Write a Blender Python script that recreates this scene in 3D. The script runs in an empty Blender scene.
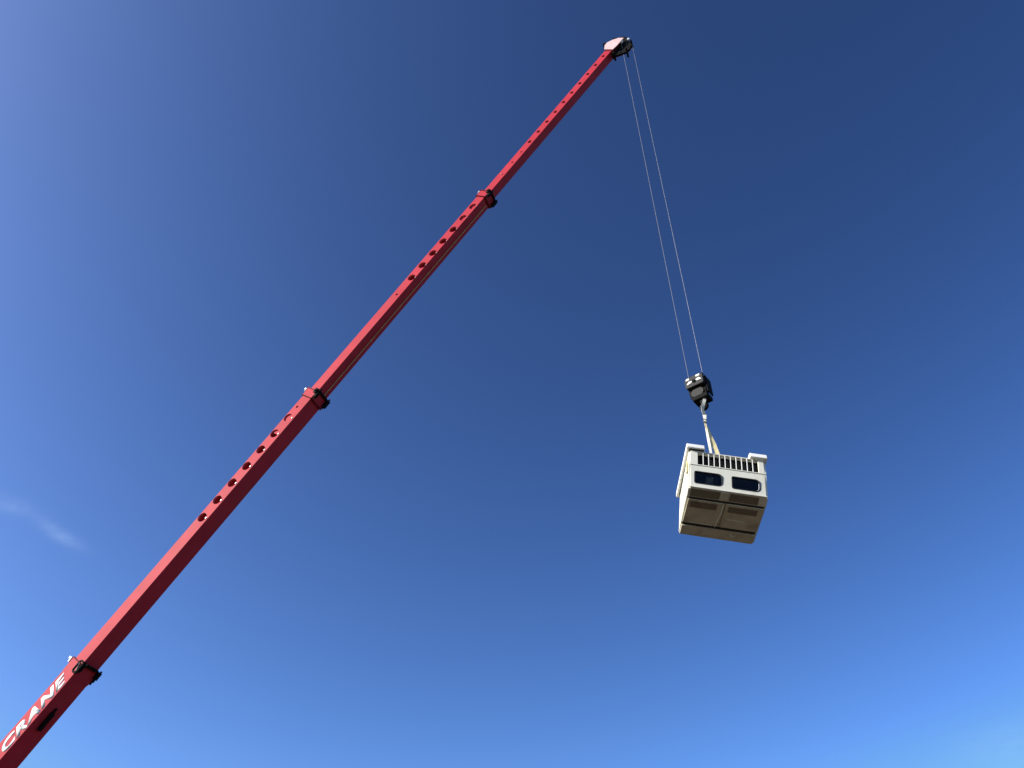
import bpy, bmesh, math, random
from mathutils import Vector, Matrix
random.seed(7)
scn = bpy.context.scene
COL = scn.collection

# ------------------------------------------------------------------ camera, sky, sun, exposure
PITCH = math.radians(42.163)
cam_d = bpy.data.cameras.new('camera'); cam = bpy.data.objects.new('camera', cam_d); COL.objects.link(cam)
cam_d.sensor_width = 36.0; cam_d.lens = 815.0 / 1024.0 * 36.0; cam_d.clip_end = 12000.0
cam.location = (0, 0, 1.6); cam.rotation_euler = (math.radians(90) + PITCH, 0, 0)
scn.camera = cam

SUN_DIR = Vector((-0.83, -0.25, 0.50)).normalized()          # towards the sun
SUN_EL = math.asin(SUN_DIR.z)
SUN_AZ = math.atan2(SUN_DIR.x, SUN_DIR.y)                     # clockwise from +Y
world = bpy.data.worlds.new('World'); scn.world = world; world.use_nodes = True
wn, wl = world.node_tree.nodes, world.node_tree.links
wn.clear()
w_out = wn.new('ShaderNodeOutputWorld'); w_bg = wn.new('ShaderNodeBackground')
w_sky = wn.new('ShaderNodeTexSky'); w_sky.sky_type = 'NISHITA'; w_sky.sun_disc = False
w_sky.sun_elevation = SUN_EL; w_sky.sun_rotation = SUN_AZ
w_sky.altitude = 0.0; w_sky.air_density = 0.8; w_sky.dust_density = 1.8; w_sky.ozone_density = 6.0
w_bg.inputs['Strength'].default_value = 0.1
EXPOSURE = 0.7
# deep, contrasty blue of a very clear day: the sky model's own colours through a tone curve
def wvec(op, a, b):
    n = wn.new('ShaderNodeVectorMath'); n.operation = op
    wl.new(a, n.inputs[0]); n.inputs[1].default_value = b
    return n.outputs[0]
w_gam = wn.new('ShaderNodeGamma'); w_gam.inputs['Gamma'].default_value = 1.85
wl.new(wvec('MULTIPLY', w_sky.outputs[0], (0.1, 0.1, 0.1)), w_gam.inputs['Color'])
K = 10.6 / 2 ** EXPOSURE
SKY = wvec('MINIMUM', wvec('MULTIPLY', w_gam.outputs[0], (10.8 * K, 7.9 * K, 5.5 * K)), (3.2, 4.3, 5.6))
# thin cirrus: stretched noise in the sky's own directions, only where a soft patch of moisture lies
w_tc = wn.new('ShaderNodeTexCoord')
def wmath(op, a, b=None, c=None):
    n = wn.new('ShaderNodeMath'); n.operation = op
    for i, v in enumerate((a, b, c)):
        if v is None: continue
        if isinstance(v, (int, float)): n.inputs[i].default_value = v
        else: wl.new(v, n.inputs[i])
    return n.outputs[0]
def wdot(vec):
    n = wn.new('ShaderNodeVectorMath'); n.operation = 'DOT_PRODUCT'
    wl.new(w_tc.outputs['Generated'], n.inputs[0]); n.inputs[1].default_value = vec
    return n.outputs['Value']
def wisp(centre, along, la, lb, amp):
    c = Vector(centre).normalized(); a = Vector(along); a = (a - c * a.dot(c)).normalized(); b = c.cross(a)
    da, db, dc = wdot(a), wdot(b), wdot(c)
    off_a = da; off_b = wmath('ADD', db, wmath('MULTIPLY', wmath('MULTIPLY', da, da), 1.5))
    g = wmath('ADD', wmath('POWER', wmath('DIVIDE', off_a, la), 2.0), wmath('POWER', wmath('DIVIDE', off_b, lb), 2.0))
    g = wmath('EXPONENT', wmath('MULTIPLY', g, -1.0))
    return wmath('MULTIPLY', wmath('MULTIPLY', g, wmath('GREATER_THAN', dc, 0.0)), amp)
def sky_dir(u, v):
    f = 815.0; c, s = math.cos(PITCH), math.sin(PITCH); x, y = (u - 512) / f, (384 - v) / f
    return Vector((x, c - s * y, s + c * y))
w1 = wisp(sky_dir(60, 535), sky_dir(82, 549) - sky_dir(42, 524), 0.024, 0.0068, 0.32)
w2 = wisp(sky_dir(8, 505), sky_dir(26, 511) - sky_dir(-12, 500), 0.026, 0.0085, 0.22)
w3 = wisp(sky_dir(1010, 745), sky_dir(1060, 730) - sky_dir(980, 750), 0.05, 0.022, 0.15)
w_mp = wn.new('ShaderNodeMapping'); w_mp.inputs['Scale'].default_value = (70, 70, 150)
wl.new(w_tc.outputs['Generated'], w_mp.inputs['Vector'])
w_nz = wn.new('ShaderNodeTexNoise'); w_nz.inputs['Scale'].default_value = 1.0; w_nz.inputs['Detail'].default_value = 4
wl.new(w_mp.outputs[0], w_nz.inputs['Vector'])
cir = wmath('MULTIPLY', wmath('ADD', wmath('ADD', w1, w2), w3), wmath('MULTIPLY', wmath('ADD', w_nz.outputs[0], 0.1), 0.34))
w_mix = wn.new('ShaderNodeMix'); w_mix.data_type = 'RGBA'
wl.new(cir, w_mix.inputs['Factor']); wl.new(SKY, w_mix.inputs['A'])
w_mix.inputs['B'].default_value = (7.0, 8.6, 10.5, 1)
wl.new(w_mix.outputs['Result'], w_bg.inputs['Color']); wl.new(w_bg.outputs[0], w_out.inputs['Surface'])

sun_d = bpy.data.lights.new('sun', 'SUN'); sun_d.energy = 5.0; sun_d.angle = math.radians(0.53); sun_d.color = (1.0, 0.95, 0.87)
sun = bpy.data.objects.new('sun', sun_d); COL.objects.link(sun)
sun.rotation_euler = SUN_DIR.to_track_quat('Z', 'Y').to_euler(); sun.location = SUN_DIR * 60

vs = scn.view_settings
vs.view_transform = 'Standard'; vs.look = 'None'; vs.exposure = EXPOSURE; vs.gamma = 1.0; vs.use_curve_mapping = False

# ------------------------------------------------------------------ materials
def material(name, color, rough=0.5, metal=0.0, coat=0.0, var=0.0, vscale=6.0, dirt=None, dirt_amt=0.0, dscale=(2, 2, 2), bump=0.0, spec=0.5):
    m = bpy.data.materials.new(name); m.use_nodes = True
    nt = m.node_tree; N, Lk = nt.nodes, nt.links
    p = N['Principled BSDF']
    p.inputs['Roughness'].default_value = rough; p.inputs['Metallic'].default_value = metal
    p.inputs['Coat Weight'].default_value = coat; p.inputs['Coat Roughness'].default_value = 0.15
    p.inputs['Specular IOR Level'].default_value = spec
    tc = N.new('ShaderNodeTexCoord')
    nz = N.new('ShaderNodeTexNoise'); nz.inputs['Scale'].default_value = vscale; nz.inputs['Detail'].default_value = 6
    Lk.new(tc.outputs['Object'], nz.inputs['Vector'])
    rp = N.new('ShaderNodeValToRGB')
    rp.color_ramp.elements[0].position = 0.3; rp.color_ramp.elements[1].position = 0.72
    rp.color_ramp.elements[0].color = tuple(c * (1 - var) for c in color) + (1,)
    rp.color_ramp.elements[1].color = tuple(min(1, c * (1 + var)) for c in color) + (1,)
    Lk.new(nz.outputs[0], rp.inputs[0]); out = rp.outputs[0]
    if dirt:
        mp = N.new('ShaderNodeMapping'); mp.inputs['Scale'].default_value = dscale
        Lk.new(tc.outputs['Object'], mp.inputs['Vector'])
        n2 = N.new('ShaderNodeTexNoise'); n2.inputs['Scale'].default_value = 1.0; n2.inputs['Detail'].default_value = 7
        n2.inputs['Roughness'].default_value = 0.65
        Lk.new(mp.outputs[0], n2.inputs['Vector'])
        r2 = N.new('ShaderNodeValToRGB'); r2.color_ramp.elements[0].position = 0.50; r2.color_ramp.elements[1].position = 0.74
        r2.color_ramp.elements[1].color = (dirt_amt,) * 3 + (1,); r2.color_ramp.elements[0].color = (0, 0, 0, 1)
        Lk.new(n2.outputs[0], r2.inputs[0])
        mx = N.new('ShaderNodeMix'); mx.data_type = 'RGBA'
        Lk.new(r2.outputs[0], mx.inputs['Factor']); Lk.new(out, mx.inputs['A']); mx.inputs['B'].default_value = dirt + (1,)
        out = mx.outputs['Result']
    Lk.new(out, p.inputs['Base Color'])
    if bump:
        b = N.new('ShaderNodeBump'); b.inputs['Strength'].default_value = bump; b.inputs['Distance'].default_value = 0.01
        Lk.new(nz.outputs[0], b.inputs['Height']); Lk.new(b.outputs[0], p.inputs['Normal'])
    return m
M = {}
M['red'] = material('faded_red_paint', (0.48, 0.030, 0.050), 0.62, 0, 0, 0.10, 1.6, (0.40, 0.055, 0.072), 0.5, (0.5, 5, 5), 0.03, 0.14)
M['red_dark'] = material('grimy_red_paint', (0.16, 0.011, 0.016), 0.65, 0, 0, 0.25, 5, (0.03, 0.015, 0.012), 0.7, (4, 4, 4), 0, 0.1)
M['pale_head'] = material('pale_pink_cheek', (0.72, 0.50, 0.50), 0.5, 0, 0.1, 0.1, 4, (0.5, 0.2, 0.2), 0.4, (5, 5, 5))  # cheek plates, paler than the rest of the boom
M['black'] = material('greasy_black_steel', (0.006, 0.006, 0.0065), 0.75, 0, 0, 0.3, 9, (0.014, 0.011, 0.009), 0.5, (6, 6, 6), 0, 0.1)
M['dark_steel'] = material('oily_dark_steel', (0.022, 0.022, 0.023), 0.6, 0, 0, 0.35, 8, (0.010, 0.009, 0.008), 0.7, (7, 7, 7), 0, 0.2)
M['pale_rim'] = material('pale_pink_rim', (0.55, 0.16, 0.17), 0.45, 0, 0, 0.2, 9)  # paler than the boom red: sunlit hole lips put into the colour
M['steel'] = material('worn_grey_steel', (0.16, 0.165, 0.165), 0.42, 0.55, 0, 0.25, 8, (0.05, 0.04, 0.035), 0.6, (7, 7, 7))
M['rope'] = material('galvanised_wire_rope', (0.22, 0.22, 0.23), 0.5, 0.3, 0, 0.2, 30)
M['white_paint'] = material('white_lettering_and_reflection', (0.80, 0.79, 0.77), 0.5, 0, 0, 0.05, 6, (0.6, 0.35, 0.33), 0.35, (4, 4, 4))
M['zinc'] = material('bright_zinc_and_glint', (0.75, 0.75, 0.74), 0.4, 0.2, 0, 0.1, 12)
M['shell'] = material('weathered_white_fibreglass', (0.74, 0.72, 0.61), 0.5, 0, 0.0, 0.05, 3, (0.45, 0.40, 0.28), 0.42, (2.2, 2.2, 0.7), 0.02)
M['pod'] = material('clean_white_fibreglass', (0.86, 0.85, 0.80), 0.45, 0, 0.0, 0.03, 3, (0.66, 0.62, 0.52), 0.25, (2, 2, 2))
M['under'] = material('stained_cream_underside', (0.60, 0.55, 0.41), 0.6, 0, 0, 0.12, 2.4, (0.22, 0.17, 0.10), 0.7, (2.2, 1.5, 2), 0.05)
M['inset'] = material('dark_brown_inset_panel', (0.20, 0.17, 0.12), 0.6, 0, 0, 0.25, 5, (0.06, 0.05, 0.035), 0.5, (5, 5, 5))
M['rubber'] = material('black_rubber_and_shadow_strip', (0.020, 0.020, 0.020), 0.6, 0, 0, 0.2, 9)
M['interior'] = material('dark_cabin_lining', (0.035, 0.033, 0.032), 0.8, 0, 0, 0.3, 6)
M['pale_inside'] = material('pale_interior', (0.62, 0.60, 0.56), 0.6, 0, 0, 0.1, 6)
M['web_white'] = material('white_webbing', (0.68, 0.66, 0.60), 0.8, 0, 0, 0.14, 14, (0.42, 0.38, 0.30), 0.5, (9, 9, 9))
M['web_yellow'] = material('pale_yellow_webbing', (0.66, 0.58, 0.32), 0.8, 0, 0, 0.15, 14, (0.40, 0.34, 0.2), 0.5, (9, 9, 9))
M['tan'] = material('tan_cable_jacket', (0.62, 0.36, 0.13), 0.5, 0, 0, 0.2, 8)
M['tyre'] = material('tyre_rubber', (0.03, 0.03, 0.03), 0.8, 0, 0, 0.2, 9)
M['soil'] = material('dry_soil_and_grass', (0.040, 0.027, 0.014), 0.95, 0, 0, 0.3, 0.4, (0.030, 0.026, 0.011), 0.7, (0.15, 0.15, 0.15), 0.3)
def glass_material():
    m = bpy.data.materials.new('tinted_window_glass'); m.use_nodes = True
    nt = m.node_tree; N, Lk = nt.nodes, nt.links; N.remove(N['Principled BSDF'])
    t = N.new('ShaderNodeBsdfTransparent'); t.inputs[0].default_value = (0.55, 0.58, 0.57, 1)
    g = N.new('ShaderNodeBsdfGlossy'); g.inputs['Roughness'].default_value = 0.03; g.inputs[0].default_value = (1, 1, 1, 1)
    fr = N.new('ShaderNodeFresnel'); fr.inputs[0].default_value = 1.3
    mx = N.new('ShaderNodeMixShader'); Lk.new(fr.outputs[0], mx.inputs[0]); Lk.new(t.outputs[0], mx.inputs[1]); Lk.new(g.outputs[0], mx.inputs[2])
    Lk.new(mx.outputs[0], N['Material Output'].inputs['Surface'])
    return m
M['glass'] = glass_material()

# ------------------------------------------------------------------ helpers
I4 = Matrix.Identity(4)
def link(name, me, mat, parent=None, mw=I4, bevel=0.0, smooth=False):
    o = bpy.data.objects.new(name, me); COL.objects.link(o)
    if mat is not None and not me.materials: me.materials.append(M[mat])
    if parent is not None:
        o.parent = parent
        o.matrix_local = parent['_w'].inverted() @ mw if False else WORLD[parent.name].inverted() @ mw
    else:
        o.matrix_world = mw
    WORLD[o.name] = mw.copy()
    if bevel:
        b = o.modifiers.new('bevel', 'BEVEL'); b.width = bevel; b.segments = 2; b.limit_method = 'ANGLE'; b.angle_limit = math.radians(40)
    if smooth:
        for p in me.polygons: p.use_smooth = True
        me.set_sharp_from_angle(angle=math.radians(35))
    return o
WORLD = {}
def empty(name, mw):
    o = bpy.data.objects.new(name, None); COL.objects.link(o); o.empty_display_size = 0.3
    o.matrix_world = mw; WORLD[o.name] = mw.copy(); return o
def tag(o, label, cat, group=None):
    o['label'] = label; o['category'] = cat
    if group: o['group'] = group
    return o
def mesh(bm, name='m'):
    bmesh.ops.recalc_face_normals(bm, faces=bm.faces[:])
    me = bpy.data.meshes.new(name); bm.to_mesh(me); bm.free(); return me
def box(bm, x0, x1, y0, y1, z0, z1):
    vs_ = [bm.verts.new((x, y, z)) for x in (x0, x1) for y in (y0, y1) for z in (z0, z1)]
    for f in ((0, 1, 3, 2), (4, 6, 7, 5), (0, 4, 5, 1), (2, 3, 7, 6), (0, 2, 6, 4), (1, 5, 7, 3)):
        bm.faces.new([vs_[i] for i in f])
def boxmesh(*a):
    bm = bmesh.new(); box(bm, *a); return mesh(bm)
def prism(bm, pts, axis, a0, a1):
    """polygon pts in the two other axes, extruded along axis ('x','y','z')"""
    def v(p, a):
        return {'x': (a, p[0], p[1]), 'y': (p[0], a, p[1]), 'z': (p[0], p[1], a)}[axis]
    A = [bm.verts.new(v(p, a0)) for p in pts]; B = [bm.verts.new(v(p, a1)) for p in pts]
    n = len(pts)
    bm.faces.new(A); bm.faces.new(B[::-1])
    for i in range(n): bm.faces.new((A[i], A[(i + 1) % n], B[(i + 1) % n], B[i]))
def prismmesh(pts, axis, a0, a1):
    bm = bmesh.new(); prism(bm, pts, axis, a0, a1); return mesh(bm)
def circ(cx, cy, r, n=28):
    return [(cx + r * math.cos(2 * math.pi * i / n), cy + r * math.sin(2 * math.pi * i / n)) for i in range(n)]
def tube_ring(bm, outer, inner, axis, a0, a1):
    def v(p, a):
        return {'x': (a, p[0], p[1]), 'y': (p[0], a, p[1]), 'z': (p[0], p[1], a)}[axis]
    n = len(outer)
    R = [[bm.verts.new(v(p, a)) for p in loop] for loop, a in ((outer, a0), (outer, a1), (inner, a1), (inner, a0))]
    for k in range(4):
        P, Q = R[k], R[(k + 1) % 4]
        for i in range(n): bm.faces.new((P[i], P[(i + 1) % n], Q[(i + 1) % n], Q[i]))
def ringmesh(outer, inner, axis, a0, a1):
    bm = bmesh.new(); tube_ring(bm, outer, inner, axis, a0, a1); return mesh(bm)
def sweep(bm, pts, r, n=8, closed=False):
    """round bar along points"""
    pts = [Vector(p) for p in pts]; rings = []
    prev = None
    for i, p in enumerate(pts):
        a = pts[i - 1] if (i > 0 or closed) else p
        b = pts[(i + 1) % len(pts)] if (i < len(pts) - 1 or closed) else p
        t = (b - a).normalized()
        if prev is None:
            s = t.orthogonal().normalized()
        else:
            s = (prev - t * prev.dot(t)).normalized()
        prev = s; q = t.cross(s)
        rr = r[i] if isinstance(r, (list, tuple)) else r
        rings.append([bm.verts.new(p + (s * math.cos(2 * math.pi * k / n) + q * math.sin(2 * math.pi * k / n)) * rr) for k in range(n)])
    m_ = len(rings)
    for i in range(m_ if closed else m_ - 1):
        A, B = rings[i], rings[(i + 1) % m_]
        for k in range(n): bm.faces.new((A[k], A[(k + 1) % n], B[(k + 1) % n], B[k]))
    if not closed: bm.faces.new(rings[0][::-1]); bm.faces.new(rings[-1])
def sweepmesh(pts, r, n=8, closed=False):
    bm = bmesh.new(); sweep(bm, pts, r, n, closed); return mesh(bm)
def ribbon(bm, pts, widths, normals, th):
    """flat webbing: pts, half-width vector per point, thickness along normal"""
    rows = []
    for p, w, nn in zip(pts, widths, normals):
        p, w, nn = Vector(p), Vector(w), Vector(nn).normalized() * th / 2
        rows.append([bm.verts.new(q) for q in (p - w - nn, p + w - nn, p + w + nn, p - w + nn)])
    for A, B in zip(rows, rows[1:]):
        for k in range(4): bm.faces.new((A[k], A[(k + 1) % 4], B[(k + 1) % 4], B[k]))
    bm.faces.new(rows[0][::-1]); bm.faces.new(rows[-1])
def boolean(base, cutters):
    ob = bpy.data.objects.new('tmp', base); COL.objects.link(ob); tmp = []
    for c in cutters:
        co = bpy.data.objects.new('tmpc', c); COL.objects.link(co); tmp.append(co)
        md = ob.modifiers.new('b', 'BOOLEAN'); md.operation = 'DIFFERENCE'; md.solver = 'EXACT'; md.object = co
    dg = bpy.context.evaluated_depsgraph_get()
    me = bpy.data.meshes.new_from_object(ob.evaluated_get(dg))
    for o in tmp + [ob]: bpy.data.objects.remove(o)
    return me
def rrect(x0, x1, z0, z1, r, n=5):
    """rounded rectangle, r = radii (bl, br, tr, tl)"""
    out = []
    for (cx, cz, rr, a0) in ((x0 + r[0], z0 + r[0], r[0], 180), (x1 - r[1], z0 + r[1], r[1], 270), (x1 - r[2], z1 - r[2], r[2], 0), (x0 + r[3], z1 - r[3], r[3], 90)):
        for k in range(n + 1):
            a = math.radians(a0 + 90 * k / n); out.append((cx + rr * math.cos(a), cz + rr * math.sin(a)))
    return out

# ------------------------------------------------------------------ ground
bm = bmesh.new(); bmesh.ops.create_grid(bm, x_segments=8, y_segments=8, size=3500)
g = link('ground', mesh(bm), 'soil'); g['kind'] = 'structure'

# ------------------------------------------------------------------ the mobile crane
A0 = Vector((-14.69954, 27.33155, 13.23753)); U = Vector((0.54047792, -0.19571116, 0.81827915)).normalized()
NN = Vector((-0.34047319, -0.94025422, 0)).normalized()
YL = -NN; ZL = U.cross(YL)
BM = Matrix(((U.x, YL.x, ZL.x, A0.x), (U.y, YL.y, ZL.y, A0.y), (U.z, YL.z, ZL.z, A0.z), (0, 0, 0, 1)))   # boom frame: x along, y away, z up
LS = 12.526
AZ = math.atan2(U.y, U.x); HD = Vector((math.cos(AZ), math.sin(AZ), 0))
foot = A0 - U * LS
turn = Vector((foot.x, foot.y, 0)) + HD * 1.7
CM = Matrix.Translation(turn) @ Matrix.Rotation(AZ, 4, 'Z')
crane = empty('mobile_crane', CM)
tag(crane, 'red telescopic mobile crane with its perforated boom raised, white CRANE lettering', 'crane')

def sec_profile(b, h, c):
    return [(-b, -h + c), (-b + c, -h), (b - c, -h), (b, -h + c), (b, h - c), (b - c, h), (-b + c, h), (-b, h - c)]
PITCH_H = 0.812
secs = [  # x0, x1, visible from, half width, half height, holes [(x, z, r)]
    (-12.526, 0.0, -12.5, 0.385, 0.300, []),
    (-2.4, LS, 0.0, 0.350, 0.262, [(6.14 + i * 0.8185, 0.04, 0.193) for i in range(7)] + [(11.62, 0.06, 0.055)]),
    (10.25, 2 * LS, LS, 0.302, 0.236, [(18.16, -0.01, 0.055)] + [(19.23 + i * 0.797, -0.03, 0.186) for i in range(7)]),
    (22.62, 36.98, 2 * LS, 0.228, 0.213, [(28.94 + i * 0.8035, 0.01, 0.10) for i in range(10)]),
]
for i, (x0, x1, xv, b, h, holes) in enumerate(secs):
    t = 0.014
    bm = bmesh.new(); tube_ring(bm, sec_profile(b, h, 0.02), sec_profile(b - t, h - t, 0.012), 'x', x0, x1); me = mesh(bm)
    if holes:
        bm = bmesh.new()
        for (hx, hz, hr) in holes: prism(bm, circ(hx, hz, hr, 32), 'y', -b - 0.1, b + 0.1)
        me = boolean(me, [mesh(bm)])
    s = link('boom_section', me, 'red', crane, BM)
    for (hx, hz, hr) in holes:
        if hr > 0.09:
            link('hole_rim', ringmesh(circ(hx, hz, hr - 0.001, 32), circ(hx, hz, hr - 0.004, 32), 'y', -b + 0.012, -b + 0.08), 'pale_rim', s, BM)
        if hr > 0.15:  # pale block added to draw the bright glint on the lower rim
            link('rim_glint', boxmesh(hx + 0.015, hx + 0.085, -b - 0.022, -b + 0.003, hz - hr - 0.03, hz - hr + 0.02), 'zinc' if i == 1 else 'pale_rim', s, BM, 0.008)
    if i < 3:
        c0, c1 = x1 - (0.34 if i else 0.46), x1 + 0.02; pr = 0.03 if i else 0.012; ad = 1.0 if i else 0.75
        prof_i = sec_profile(b + 0.002, h + 0.002, 0.018)
        col_ = link('collar', ringmesh(sec_profile(b + pr, h + pr, 0.02), prof_i, 'x', c0, c1), 'red', s, BM)
        for xr in ((c0 - 0.03, c1 - 0.005) if i else (c1 - 0.005,)):
            link('collar_rib', ringmesh(sec_profile(b + pr + 0.03, h + pr + 0.03, 0.03), sec_profile(b + pr + 0.001, h + pr + 0.001, 0.02) if xr > c0 else prof_i, 'x', xr, xr + 0.035), 'red_dark', s, BM)
        # wear-pad adjusters hanging under the collar, near and far side
        for yy, ww in ((-b + 0.02, 0.13), (b + 0.005, 0.16)):
            bm = bmesh.new()
            box(bm, c1 - 0.26 * ad, c1 + 0.10 * ad, yy - ww / 2, yy + ww / 2, -h - 0.15 * ad, -h - pr + 0.001)
            prism(bm, circ(yy, -h - 0.09, 0.035, 10), 'x', c1 + 0.10 * ad, c1 + 0.18 * ad)
            prism(bm, circ(yy, -h - 0.09, 0.03, 10), 'x', c1 - 0.33 * ad, c1 - 0.26 * ad)
            link('wear_pad_adjuster', mesh(bm), 'black', s, BM, 0.01)
        bm = bmesh.new(); box(bm, c0 + 0.06, c1 - 0.02, b + pr - 0.001, b + 0.12, -h + 0.03, -h + 0.2)
        prism(bm, circ(c0 + 0.2, -h + 0.11, 0.05, 12), 'y', b + 0.12, b + 0.19)
        link('side_pad', mesh(bm), 'black', s, BM, 0.01)
        bm = bmesh.new(); box(bm, c1 + 0.03, c1 + 0.11, -b + 0.1, b - 0.1, -h - 0.10, -h + 0.02)
        link('end_bar', mesh(bm), 'black', s, BM, 0.01)
        # white cable guide on the top near edge
        bm = bmesh.new(); box(bm, c1 - 0.20, c1 - 0.02, -b - 0.03, -b + 0.04, h + pr + 0.031, h + 0.085)
        box(bm, c1 - 0.11, c1 - 0.03, -b - 0.03, -b + 0.04, h + 0.085, h + (0.17 if i < 2 else 0.12))
        link('cable_guide', mesh(bm), 'zinc', s, BM, 0.008)
        if i == 0:
            lp = [(p[0], -b - 0.075, p[1]) for p in rrect(-0.27, 0.13, -0.42, -0.20, (0.06,) * 4, 4)]
            link('pin_loop', sweepmesh(lp, 0.038, 8, True), 'black', s, BM, 0, True)
            link('locking_pin', sweepmesh([(-0.2, -b - 0.09, -0.38), (0.06, -b - 0.09, -0.26)], 0.022, 8), 'steel', s, BM)
        else:
            bm = bmesh.new(); box(bm, c1 - 0.12, c1 + 0.12, -b - 0.09, -b - 0.031, -h - 0.06, -h + 0.09)
            prism(bm, circ(c1, -h + 0.02, 0.05, 12), 'y', -b - 0.13, -b - 0.09)
            link('near_side_pad', mesh(bm), 'black', s, BM, 0.01)
    if i == 0:
        # lettering
        cu = bpy.data.curves.new('crane_text', 'FONT'); cu.body = 'CRANE'; cu.size = 1.0; cu.shear = 0.35; cu.offset = 0.05
        cu.extrude = 0.0; cu.space_character = 1.14
        to = bpy.data.objects.new('tmp', cu); COL.objects.link(to)
        me = bpy.data.meshes.new_from_object(to.evaluated_get(bpy.context.evaluated_depsgraph_get())); bpy.data.objects.remove(to)
        xs = [v.co.x for v in me.vertices]; ys = [v.co.y for v in me.vertices]
        X0, X1, Z0, Z1 = -3.27, -0.50, -0.245, 0.175
        bm = bmesh.new(); bm.from_mesh(me)
        for v in bm.verts:
            a = (v.co.x - min(xs)) / (max(xs) - min(xs)); c = (v.co.y - min(ys)) / (max(ys) - min(ys))
            v.co = Vector((X0 + a * (X1 - X0), -b - 0.004, Z0 + c * (Z1 - Z0)))
        e = bmesh.ops.extrude_face_region(bm, geom=bm.faces[:])
        for v in [q for q in e['geom'] if isinstance(q, bmesh.types.BMVert)]: v.co.y += 0.0035
        lt = link('lettering', mesh(bm), 'white_paint', s, BM); lt['label'] = 'white italic capitals reading CRANE'
        bm = bmesh.new(); box(bm, -2.25, -1.62, -0.09, 0.06, -h - 0.10, -h - 0.001); box(bm, -1.62, -1.45, -0.05, 0.03, -h - 0.06, -h - 0.001)
        link('hose_bracket', mesh(bm), 'black', s, BM, 0.015)
    if i == 2:
        link('underside_cable', sweepmesh([(LS + 0.1, 0.06, -h - 0.03), (2 * LS - 0.5, 0.06, -h - 0.03)], 0.018, 8), 'tan', s, BM)
        clip = boxmesh(0, 0.05, 0.035, 0.085, -h - 0.052, -h - 0.001); xx = LS + 1.2
        while xx < 2 * LS - 1: link('cable_clip', clip, 'tan', s, BM @ Matrix.Translation((xx, 0, 0))); xx += 2.05
    if i == 3:
        # stains and grab lugs on the last section
        for xx in (26.4, 27.3, 28.1):
            link('side_lug', boxmesh(xx, xx + 0.09, -b - 0.03, -b + 0.001, -0.02, 0.05), 'pale_rim' if xx < 27 else 'red', s, BM, 0.006)

# boom head
head = None
hp = [(36.72, -0.28), (36.72, 0.26), (37.10, 0.46), (37.34, 0.47), (37.60, 0.26), (37.78, -0.02), (37.78, -0.34), (37.1, -0.33)]
bm = bmesh.new(); box(bm, 36.6, 37.7, -0.232, 0.232, -0.26, 0.225)
head = link('boom_head', mesh(bm), 'red_dark', crane, BM, 0.015)
for sgn in (-1, 1):
    y0, y1 = (-0.275, -0.234) if sgn < 0 else (0.234, 0.275)
    link('head_cheek', prismmesh(hp, 'y', y0, y1), 'pale_head', head, BM, 0.008)
SC = Vector((37.47, 0, -0.60))                                   # lower sheave centre in the boom frame
brk = [(36.45, -0.262), (36.5, -0.55), (36.85, -0.98), (37.12, -1.02), (37.55, -0.92), (37.95, -0.42), (38.12, -0.1), (37.95, 0.12), (37.7, 0.1), (37.7, -0.262)]
for y0, y1 in ((-0.062, -0.045), (0.045, 0.062)):
    link('sheave_bracket', prismmesh(brk, 'y', y0, y1), 'red_dark' if y0 > 0 else 'black', head, BM, 0.006)
def sheave_mesh(R, w, hub, holes=5):
    bm = bmesh.new()
    prof = [(hub, -w / 2), (R, -w / 2), (R, -w / 2 * 0.8), (R - 0.05, -w * 0.14), (R - 0.05, w * 0.14), (R, w / 2 * 0.8), (R, w / 2), (hub, w / 2)]
    n = 36; rings = []
    for k in range(n):
        a = 2 * math.pi * k / n
        rings.append([bm.verts.new((r * math.cos(a), y, r * math.sin(a))) for r, y in prof])
    for k in range(n):
        P, Q = rings[k], rings[(k + 1) % n]
        for j in range(len(prof)): bm.faces.new((P[j], P[(j + 1) % len(prof)], Q[(j + 1) % len(prof)], Q[j]))
    return mesh(bm)
sh_me = sheave_mesh(0.33, 0.085, 0.06)
link('sheave', sh_me, 'black', head, BM @ Matrix.Translation(SC), 0, True)
link('sheave', sh_me, 'black', head, BM @ Matrix.Translation((37.95, 0, 0.02)), 0, True)
for (px, pz) in ((37.47, -0.60), (37.95, 0.02), (36.75, -0.62)):
    link('head_pin', prismmesh(circ(px, pz, 0.055, 14), 'y', -0.10, 0.10), 'dark_steel', head, BM, 0.006)
link('side_roller', sweepmesh([(36.85, -0.26, -1.0), (36.85, 0.26, -1.0)], 0.05, 10), 'black', head, BM, 0, True)
link('side_roller', sweepmesh([(37.62, -0.24, -0.84), (37.62, 0.24, -0.84)], 0.05, 10), 'black', head, BM, 0, True)
link('side_roller', sweepmesh([(36.5, -0.24, -0.42), (36.5, 0.24, -0.42)], 0.055, 10), 'black', head, BM, 0, True)
bm = bmesh.new(); box(bm, 37.16, 37.30, -0.29, -0.18, 0.471, 0.60); sweep(bm, [(37.23, -0.29, 0.60), (37.23, 0.29, 0.60)], 0.05, 8)
box(bm, 37.16, 37.30, 0.18, 0.29, 0.471, 0.60)
link('rope_guide', mesh(bm), 'black', head, BM)
bm = bmesh.new(); box(bm, 37.70, 37.86, -0.24, -0.16, 0.10, 0.36); box(bm, 37.70, 37.86, 0.16, 0.24, 0.10, 0.36); sweep(bm, [(37.80, -0.24, 0.34), (37.80, 0.24, 0.34)], 0.04, 8)
link('rope_guide', mesh(bm), 'black', head, BM)
bm = bmesh.new(); box(bm, 38.02, 38.17, -0.03, 0.045, -0.42, -0.30)
link('head_lamp', mesh(bm), 'zinc', head, BM, 0.012)
DE = Vector((37.50, -0.20, -0.30))                               # dead end of the rope under the near cheek
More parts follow.
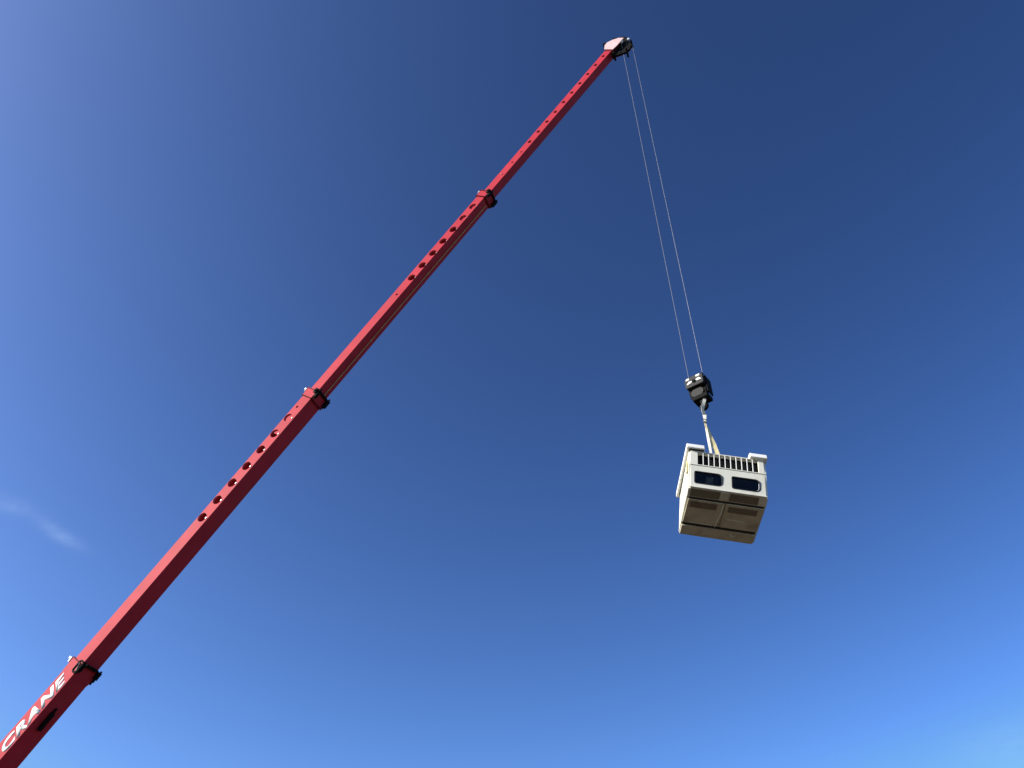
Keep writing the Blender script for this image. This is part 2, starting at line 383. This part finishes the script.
bm = bmesh.new(); box(bm, 37.40, 37.60, -0.24, -0.15, -0.40, -0.265); link('dead_end_lug', mesh(bm), 'zinc', head, BM, 0.012)

# turret, cylinder and carrier below (they carry the boom; outside this view)
def cl(x, y, z): return CM @ Matrix.Translation((x, y, z))
bm = bmesh.new()
for sgn in (-1, 1): prism(bm, [(-2.6, 1.5), (-2.5, 2.6), (-1.9, 3.3), (-1.45, 3.3), (-0.9, 2.6), (1.1, 1.9), (1.3, 1.5)], 'y', sgn * 0.48 - 0.05, sgn * 0.48 + 0.05)
box(bm, -2.6, 1.3, -1.1, 1.1, 1.35, 1.5)
link('turret_frame', mesh(bm), 'red', crane, CM, 0.02)
link('slew_ring', prismmesh(circ(0, 0, 0.75, 32), 'z', 1.22, 1.35), 'black', crane, CM)
link('counterweight', boxmesh(-3.6, -2.61, -1.25, 1.25, 1.36, 2.3), 'red_dark', crane, CM, 0.06)
bm = bmesh.new(); prism(bm, [(-0.9, 1.51), (0.9, 1.51), (1.1, 2.3), (0.8, 3.1), (-0.9, 3.1)], 'y', 0.62, 1.5)
link('operator_cab', mesh(bm), 'red', crane, CM, 0.04)
link('boom_foot_pin', prismmesh(circ(-1.7, foot.z, 0.13, 16), 'y', -0.58, 0.58), 'steel', crane, CM)
cp = BM @ Vector((-7.4, 0, -0.36)); cpl = CM.inverted() @ cp
cb = Vector((0.7, 0, 1.75)); mid = cb.lerp(cpl, 0.6)
link('lift_cylinder', sweepmesh([cb, mid], 0.17, 16), 'red', crane, CM, 0, True)
link('lift_rod', sweepmesh([mid, cpl], 0.11, 16), 'steel', crane, CM, 0, True)
bm = bmesh.new(); box(bm, -5.2, 7.2, -1.25, 1.25, 0.85, 1.215); box(bm, 5.2, 7.4, -1.22, 1.22, 1.215, 1.5)
link('carrier_deck', mesh(bm), 'red', crane, CM, 0.04)
bm = bmesh.new(); prism(bm, [(5.4, 1.501), (7.35, 1.501), (7.35, 2.1), (7.0, 2.75), (5.4, 2.75)], 'y', -1.2, 1.2)
link('driver_cab', mesh(bm), 'red', crane, CM, 0.06)
tyre = ringmesh(circ(0, 0, 0.58, 28), circ(0, 0, 0.3, 28), 'y', -0.19, 0.19); rim = prismmesh(circ(0, 0, 0.299, 20), 'y', -0.12, 0.12)
for xw in (-4.2, -2.8, 3.6, 5.9):
    for yw in (-1.08, 1.08):
        w = link('wheel', tyre, 'tyre', crane, cl(xw, yw, 0.58)); link('rim', rim, 'steel', w, cl(xw, yw, 0.58))
for xw in (-4.95, 2.2):
    link('outrigger_beam', boxmesh(xw - 0.15, xw + 0.15, -3.0, 3.0, 0.62, 0.849), 'red_dark', crane, CM, 0.02)
    for yw in (-2.85, 2.85):
        bm = bmesh.new(); prism(bm, circ(xw, yw, 0.09, 12), 'z', 0.06, 0.62); prism(bm, circ(xw, yw, 0.28, 16), 'z', 0.0, 0.06)
        link('outrigger_foot', mesh(bm), 'steel', crane, CM)

# ------------------------------------------------------------------ hook block
TH = math.radians(-38)
HB = Vector((6.085, 19.84, 19.37))
HM = Matrix.Translation(HB) @ Matrix.Rotation(TH, 4, 'Z') @ Matrix.Scale(0.93, 4)
hb = empty('hook_block', HM)
tag(hb, 'black and grey hook block with pale painted reflections hanging from two steel ropes', 'hook block')
SR = 0.27
link('sheave', sheave_mesh(0.30, 0.10, 0.05), 'dark_steel', hb, HM, 0, True)
plate = [(-0.30, -0.42), (-0.16, -0.58), (0.16, -0.58), (0.30, -0.42), (0.33, 0.0), (0.33, 0.36), (0.24, 0.44), (-0.24, 0.44), (-0.33, 0.36), (-0.33, 0.0)]
for y0, y1 in ((-0.11, -0.075), (0.075, 0.11)):
    link('side_plate', prismmesh(plate, 'y', y0, y1), 'black', hb, HM, 0.008)
cheek = [(-0.35, 0.02), (-0.31, -0.05), (0.31, -0.05), (0.35, 0.02), (0.35, 0.33), (0.27, 0.42), (-0.27, 0.42), (-0.35, 0.33)]
for sgn in (-1, 1):
    y0, y1 = sorted((sgn * 0.111, sgn * 0.27))
    ck = link('cheek_weight', prismmesh(cheek, 'y', y0, y1), 'dark_steel' if sgn < 0 else 'black', hb, HM, 0.02)
    if sgn < 0:  # white shapes paint bright reflections onto the near cheek
        for pts in ([(-0.29, 0.10), (-0.10, 0.14), (-0.07, 0.20), (-0.20, 0.22)], [(0.29, 0.13), (0.10, 0.14), (0.07, 0.20), (0.20, 0.24)],
                    [(-0.30, 0.30), (-0.17, 0.30), (-0.17, 0.375), (-0.27, 0.375)], [(0.10, 0.31), (0.24, 0.31), (0.24, 0.385), (0.10, 0.385)]):
            link('white_reflection', prismmesh(pts, 'y', -0.276, -0.271), 'white_paint', ck, HM)
link('cheek_bottom', prismmesh([(0.24 * math.cos(a), -0.27 + 0.20 * math.sin(a)) for a in [math.radians(k) for k in range(0, 360, 15)]], 'y', -0.16, -0.111), 'dark_steel', hb, HM, 0.01)
link('sheave_pin', prismmesh(circ(0, 0.16, 0.065, 18), 'y', -0.31, 0.31), 'black', hb, HM, 0.01)
bm = bmesh.new(); box(bm, -0.22, 0.36, -0.20, 0.24, -0.62, -0.44)
link('crosshead', mesh(bm), 'black', hb, HM, 0.03)
bm = bmesh.new(); box(bm, 0.351, 0.40, -0.14, 0.25, -0.40, 0.30)
link('side_guard', mesh(bm), 'black', hb, HM, 0.01)
for xx in (-0.27, 0.27):
    bm = bmesh.new(); box(bm, xx - 0.05, xx + 0.05, -0.11, -0.05, 0.44, 0.52); box(bm, xx - 0.05, xx + 0.05, 0.05, 0.11, 0.44, 0.52)
    link('rope_guard', mesh(bm), 'black', hb, HM, 0.008)
bm = bmesh.new(); box(bm, -0.05, 0.05, -0.074, 0.074, 0.40, 0.50); link('spacer', mesh(bm), 'black', hb, HM, 0.008)
# single hook with swivel nut and safety latch
HX = 0.07
hpts = [(HX, 0, -0.55), (HX, 0, -0.66), (HX + 0.03, 0, -0.73)]
for k in range(0, 11):
    a = math.radians(70 - k * 27)
    hpts.append((HX - 0.01 + 0.125 * math.cos(a), 0, -0.86 + 0.135 * math.sin(a)))
rr = [0.06, 0.055, 0.055] + [0.058, 0.062, 0.066, 0.07, 0.07, 0.066, 0.06, 0.052, 0.042, 0.03, 0.016]
link('hook', sweepmesh(hpts, rr, 12), 'black', hb, HM, 0, True)
link('swivel_nut', prismmesh(circ(HX, 0, 0.11, 8), 'z', -0.68, -0.621), 'steel', hb, HM, 0.01)
link('safety_latch', sweepmesh([(HX + 0.0, 0, -0.74), (HX - 0.12, 0, -0.80)], 0.014, 6), 'steel', hb, HM)

# ------------------------------------------------------------------ ropes
XB = HM.to_3x3() @ Vector((1, 0, 0))
lo1 = HB - XB * SR; lo2 = HB + XB * SR
# inner fall: dead end under the near cheek of the boom head down to the block's sheave
top1 = BM @ DE
top1_v = Vector((5.80, 19.92, top1.z))
def strand(p, q, r=0.0125, n=8):
    return sweepmesh([Vector(p).lerp(Vector(q), k / 12) for k in range(13)], r, n)
bm = bmesh.new(); sweep(bm, [top1, Vector((5.805, 19.915, top1.z - 0.75)), lo1], 0.0085, 8)
r1 = link('hoist_rope', mesh(bm), 'rope', None, I4, 0, True)
tag(r1, 'bright steel hoist rope hanging from the pale cheek of the boom head', 'rope', 'steel ropes carrying the hook block')
# outer fall: over the lower sheave of the head
sc_w = BM @ SC; tang = sc_w + HD * 0.30
bm = bmesh.new()
arc = [sc_w + HD * (0.30 * math.cos(math.radians(a))) + Vector((0, 0, 1)) * (0.30 * math.sin(math.radians(a))) for a in range(140, -1, -14)]
sweep(bm, arc + [lo2], 0.0062, 8)
r2 = link('hoist_rope', mesh(bm), 'rope', None, I4, 0, True)
tag(r2, 'faint steel hoist rope running over the dark sheave under the boom head', 'rope', 'steel ropes carrying the hook block')

# ------------------------------------------------------------------ the suspended cabin
RC = Matrix(((0.9852038, -0.0197703, 0.1702427), (0.0031141, 0.9952254, 0.0975537), (-0.1713585, -0.0955801, 0.9805614)))
KM = Matrix.Translation((6.0127747, 18.9153186, 14.4660100)) @ RC.to_4x4()
cabin = empty('suspended_cabin', KM)
tag(cabin, 'boxy white cabin with slotted grille and two rounded windows lifted by the crane', 'cabin')
W, D, H, HS, HC, DG, ZB = 1.1, 1.98, 1.665, 1.076, 0.184, 0.30, 0.125
HR = 1.47                                                     # rear roof height
prof = [(0.038, H), (0.0, HS), (-0.024, HC), (DG, ZB), (D, ZB), (D + 0.02, 0.9), (D - 0.05, HR)]
inner = [(0.085, H - 0.06), (0.05, HS), (0.03, HC + 0.05), (DG + 0.03, ZB + 0.05), (D - 0.05, ZB + 0.05), (D - 0.04, 0.9), (D - 0.1, HR - 0.05)]
bm = bmesh.new(); prism(bm, prof, 'x', -W, W)
vert_e = [e for e in bm.edges if abs(e.verts[0].co.x - e.verts[1].co.x) < 1e-4 and e.verts[0].co.y < 0.2 and e.verts[1].co.y < 0.2 and abs(e.verts[0].co.z - e.verts[1].co.z) > 0.1]
bmesh.ops.bevel(bm, geom=vert_e, offset=0.055, segments=4, affect='EDGES')
def skew(v): v.co.x += (0.045 if v.co.x < 0 else 0.02) * max(0.0, min(1.0, v.co.y / D))
for v in bm.verts: skew(v)
body = mesh(bm)
wins = [(-0.935, -0.155, 0.355, 0.815), (0.115, 0.895, 0.345, 0.800)]
cut = [prismmesh(inner, 'x', -W + 0.05, W - 0.05)]
bm = bmesh.new()
for (x0, x1, z0, z1) in wins: prism(bm, rrect(x0, x1, z0, z1, (0.06, 0.13, 0.13, 0.05)), 'y', -0.3, 0.3)
gx0, gx1, gz0, gz1 = -0.84, 0.89, 1.112, 1.628
prism(bm, [(gx0, gz0), (gx1, gz0), (gx1, gz1), (gx0, gz1)], 'y', -0.3, 0.11)
# recessed panels in the sloping chin
cut.append(mesh(bm))
body = boolean(body, cut)
bo = link('body', body, 'shell', cabin, KM, 0.006)
for (x0, x1, z0, z1) in wins:
    r = (0.06, 0.13, 0.13, 0.05)
    w = link('window', ringmesh(rrect(x0 - 0.012, x1 + 0.012, z0 - 0.012, z1 + 0.012, (0.07, 0.14, 0.14, 0.06)), rrect(x0 + 0.018, x1 - 0.018, z0 + 0.018, z1 - 0.018, (0.045, 0.115, 0.115, 0.035)), 'y', -0.025, 0.034), 'rubber', cabin, KM, 0.004)
    link('pane', prismmesh(rrect(x0 + 0.012, x1 - 0.012, z0 + 0.012, z1 - 0.012, (0.05, 0.12, 0.12, 0.04)), 'y', 0.004, 0.010), 'glass', w, KM)
# bright bar drawn for the glint at the second window's far lower corner
x0, x1, z0, z1 = wins[1]
link('window_glint', sweepmesh([(x1 - 0.035, -0.024, z0 + 0.30), (x1 - 0.035, -0.024, z0 + 0.15), (x1 - 0.05, -0.024, z0 + 0.075), (x1 - 0.09, -0.024, z0 + 0.045)], 0.007, 6), 'zinc', cabin, KM)
# grille: eleven slots between white bars, dark box behind
gr = link('grille', boxmesh(-W + 0.055, W - 0.055, 0.135, 0.145, HS + 0.01, 1.592), 'black', cabin, KM)
pitch = (gx1 - gx0) / 11.0
def fy(z): return 0.038 * (z - HS) / (H - HS)
bw = 0.011
barm = prismmesh([(fy(gz0 + 0.001) - 0.004, gz0 + 0.001), (fy(gz1 - 0.001) - 0.004, gz1 - 0.001), (fy(gz1) + 0.016, gz1 - 0.001), (fy(gz0) + 0.016, gz0 + 0.001)], 'x', -bw, bw)
for k in range(1, 11):
    link('grille_bar', barm, 'pod', gr, KM @ Matrix.Translation((gx0 + k * pitch, 0, 0)), 0.003)
# belt moulding between grille and window panel
link('belt_moulding', prismmesh([(-0.018, HS - 0.012), (-0.016, HS + 0.016), (0.004, HS + 0.016), (0.003, HS - 0.012)], 'x', -W + 0.03, W - 0.03), 'shell', cabin, KM, 0.004)
# sill under the windows
link('window_sill', prismmesh([(-0.050, HC - 0.004), (-0.048, HC + 0.035), (-0.018, HC + 0.035), (-0.018, HC - 0.004)], 'x', -W + 0.035, W - 0.035), 'shell', cabin, KM, 0.006)
# roof-side pods
def pod(xa, xb, dz):
    bm = bmesh.new()
    prism(bm, [(-0.07, H + 0.035 + dz), (-0.01, H + 0.225 + dz), (0.07, H + 0.268 + dz), (D + 0.0, HR + 0.20 + dz), (D + 0.03, HR + 0.015 + dz)], 'x', xa, xb)
    return link('roof_pod', mesh(bm), 'pod', cabin, KM, 0.025)
pod(-1.17, -0.64, 0.0); pod(0.655, 1.16, -0.045)
for xa, xb in ((-1.09, -0.66), (0.67, 1.09)):  # dark strip drawn in for the shadow line under each pod
    link('pod_shadow_strip', prismmesh([(0.045, H - 0.004), (-0.03, H + 0.036), (D - 0.1, HR + 0.05), (D - 0.1, HR - 0.004)], 'x', xa, xb), 'rubber', cabin, KM)
# underside: dark insets, cross gaps, ribs
ch = Vector((DG + 0.024, ZB - HC)); cn = Vector((ZB - HC, -(DG + 0.024))).normalized()          # chin slope (y, z) and outward normal
def chin(t, o): return (-0.024 + ch.x * t + cn.x * o, HC + ch.y * t + cn.y * o)
for xa, xb in ((-1.02, -0.20), (0.07, 0.86)):
    link('chin_panel', prismmesh([chin(0.14, 0.004), chin(0.94, 0.004), chin(0.94, 0.012), chin(0.14, 0.012)], 'x', xa, xb), 'inset', cabin, KM, 0.003)
link('chin_rib', prismmesh([chin(0.05, 0.003), chin(0.97, 0.003), chin(0.97, 0.035), chin(0.05, 0.035)], 'x', -0.16, 0.03), 'under', cabin, KM, 0.008)
UM = KM @ Matrix.Translation((0.012, DG - 0.15, ZB))                 # underside frame
def slab(name, xa, xb, ya, yb, z0, z1, mat, bev=0.006): return link(name, boxmesh(xa, xb, ya, yb, z0, z1), mat, cabin, UM, bev)
BWD = 1.052
slab('floor_panel', -BWD, -0.015, 0.235, 1.27, -0.045, -0.001, 'under', 0.012)
slab('floor_panel', 0.005, BWD, 0.235, 1.27, -0.045, -0.001, 'under', 0.012)
slab('floor_panel', -BWD, BWD, 1.40, 1.82, -0.06, -0.001, 'under', 0.015)
slab('cross_gap', -BWD + 0.01, BWD - 0.01, 0.165, 0.234, -0.014, -0.001, 'rubber', 0.0)
slab('cross_gap', -BWD + 0.01, BWD - 0.01, 1.271, 1.399, -0.014, -0.001, 'rubber', 0.0)
slab('access_plate', -0.98, -0.22, 0.30, 0.55, -0.055, -0.0455, 'inset', 0.003)
slab('access_plate', 0.10, 0.90, 0.32, 0.56, -0.055, -0.0455, 'inset', 0.003)
link('drain_pipe', sweepmesh([(-0.06, 0.30, -0.058), (-0.05, 0.62, -0.062), (-0.09, 0.95, -0.06), (-0.12, 1.25, -0.058)], 0.016, 8), 'shell', cabin, UM, 0, True)
link('floor_batten', boxmesh(0.12, 0.62, 0.86, 0.90, -0.062, -0.0455), 'shell', cabin, UM, 0.004)
link('floor_batten', boxmesh(-0.85, -0.2, 1.205, 1.235, -0.060, -0.0455), 'shell', cabin, UM, 0.004)
link('lock_bolt', prismmesh(circ(0.42, 1.55, 0.03, 10), 'z', -0.10, -0.0605), 'zinc', cabin, UM)
link('lock_bolt', prismmesh(circ(0.50, 1.56, 0.02, 10), 'z', -0.085, -0.0605), 'zinc', cabin, UM)
def flank(name, pts, out):
    bm = bmesh.new(); prism(bm, pts, 'x', -W - out, -W + 0.03)
    for v in bm.verts: skew(v)
    link(name, mesh(bm), 'shell', cabin, KM, 0.004)
flank('door', [(0.22, 0.22), (0.22, 1.46), (1.05, 1.40), (1.05, 0.22)], 0.012)
flank('rear_flank_panel', [(1.12, 0.26), (1.12, 1.36), (D - 0.1, 1.30), (D - 0.1, 0.26)], 0.010)
flank('side_skirt', [(0.30, ZB + 0.01), (0.30, ZB + 0.07), (D - 0.02, ZB + 0.07), (D - 0.02, ZB + 0.01)], 0.008)
link('yellow_keeper', prismmesh([(0.10, 0.86), (0.10, 1.30), (0.21, 1.30), (0.21, 0.86)], 'x', -W - 0.05, -W - 0.015), 'web_yellow', cabin, KM, 0.006)
# inside: pale box behind the first window
link('pale_box', prismmesh(rrect(-0.58, -0.38, 0.50, 0.80, (0.03,) * 4), 'y', 0.12, 0.24), 'pale_inside', cabin, KM, 0.02)
link('lining', boxmesh(-W + 0.06, W - 0.06, D - 0.11, D - 0.09, ZB + 0.06, HR - 0.1), 'interior', cabin, KM)
link('inner_floor', boxmesh(-W + 0.06, W - 0.06, 0.4, D - 0.12, ZB + 0.051, ZB + 0.058), 'interior', cabin, KM)
# lifting beam on the roof
RB = 0.95; rz = H + (HR - H) * RB / D
link('lifting_beam', boxmesh(-0.55, 0.55, RB - 0.07, RB + 0.07, rz - 0.03, rz + 0.10), 'steel', cabin, KM, 0.01)

# ------------------------------------------------------------------ slings
hook_in = HM @ Vector((HX - 0.01, 0, -0.965))
def lift_pt(x): return KM @ Vector((x, RB, rz + 0.10))
view = Vector((0.29, 0.957, 0)).normalized(); side = Vector((0.957, -0.29, 0))
upv = Vector((0, 0, 1))
p0 = hook_in
join = Vector((6.085, 19.84, 17.86))
a1 = lift_pt(-0.17); a2 = lift_pt(0.17)
def sling(pts, wd, nr, th=0.012):
    bm = bmesh.new(); ribbon(bm, pts, wd, nr, th); return mesh(bm)
# white sling: eye over the hook, twisted shank, leg to the beam
pts = [p0 + side * 0.10 + upv * 0.36 - view * 0.12, p0 + side * 0.05 + upv * 0.20 - view * 0.13, p0 - side * 0.02 + upv * 0.03 - view * 0.12, p0 - side * 0.05 - upv * 0.08 - view * 0.08, p0.lerp(join, 0.40) - side * 0.005, p0.lerp(join, 0.75), join, join.lerp(a1, 0.3), join.lerp(a1, 0.65), a1]
wv = [0.05, 0.055, 0.06, 0.05, 0.06, 0.045, 0.04, 0.042, 0.042, 0.04]
tw = [20, 10, 20, 40, 15, -30, -50, -20, 10, 40]
wd = [(side * math.cos(math.radians(t)) + view * math.sin(math.radians(t))) * w for t, w in zip(tw, wv)]
nr = [(view * math.cos(math.radians(t)) - side * math.sin(math.radians(t))) for t in tw]
s1 = link('lifting_sling', sling(pts, wd, nr), 'web_white', None, I4, 0, True)
tag(s1, 'white webbing sling looped over the hook and running down to the cabin roof', 'sling')
pts = [join + upv * 0.12 - view * 0.02, join - upv * 0.04 - view * 0.02, join.lerp(a2, 0.22), join.lerp(a2, 0.40), join.lerp(a2, 0.65), a2]
wv = [0.03, 0.04, 0.055, 0.075, 0.065, 0.055]; tw = [0, 10, 20, 5, -10, -20]
wd = [(side * math.cos(math.radians(t)) + view * math.sin(math.radians(t))) * w for t, w in zip(tw, wv)]
nr = [(view * math.cos(math.radians(t)) - side * math.sin(math.radians(t))) for t in tw]
s2 = link('lifting_sling', sling(pts, wd, nr), 'web_yellow', None, I4, 0, True)
tag(s2, 'yellowish webbing sling branching off the white one above the cabin grille', 'sling')
bm = bmesh.new(); sh = [join + upv * 0.10 + side * math.cos(math.radians(a)) * 0.05 - view * 0.05 + upv * math.sin(math.radians(a)) * 0.07 for a in range(0, 360, 30)]
sweep(bm, sh, 0.014, 8, True)
s3 = link('shackle', mesh(bm), 'steel', None, I4, 0, True)
tag(s3, 'small dark steel shackle joining the white and yellowish slings', 'shackle')
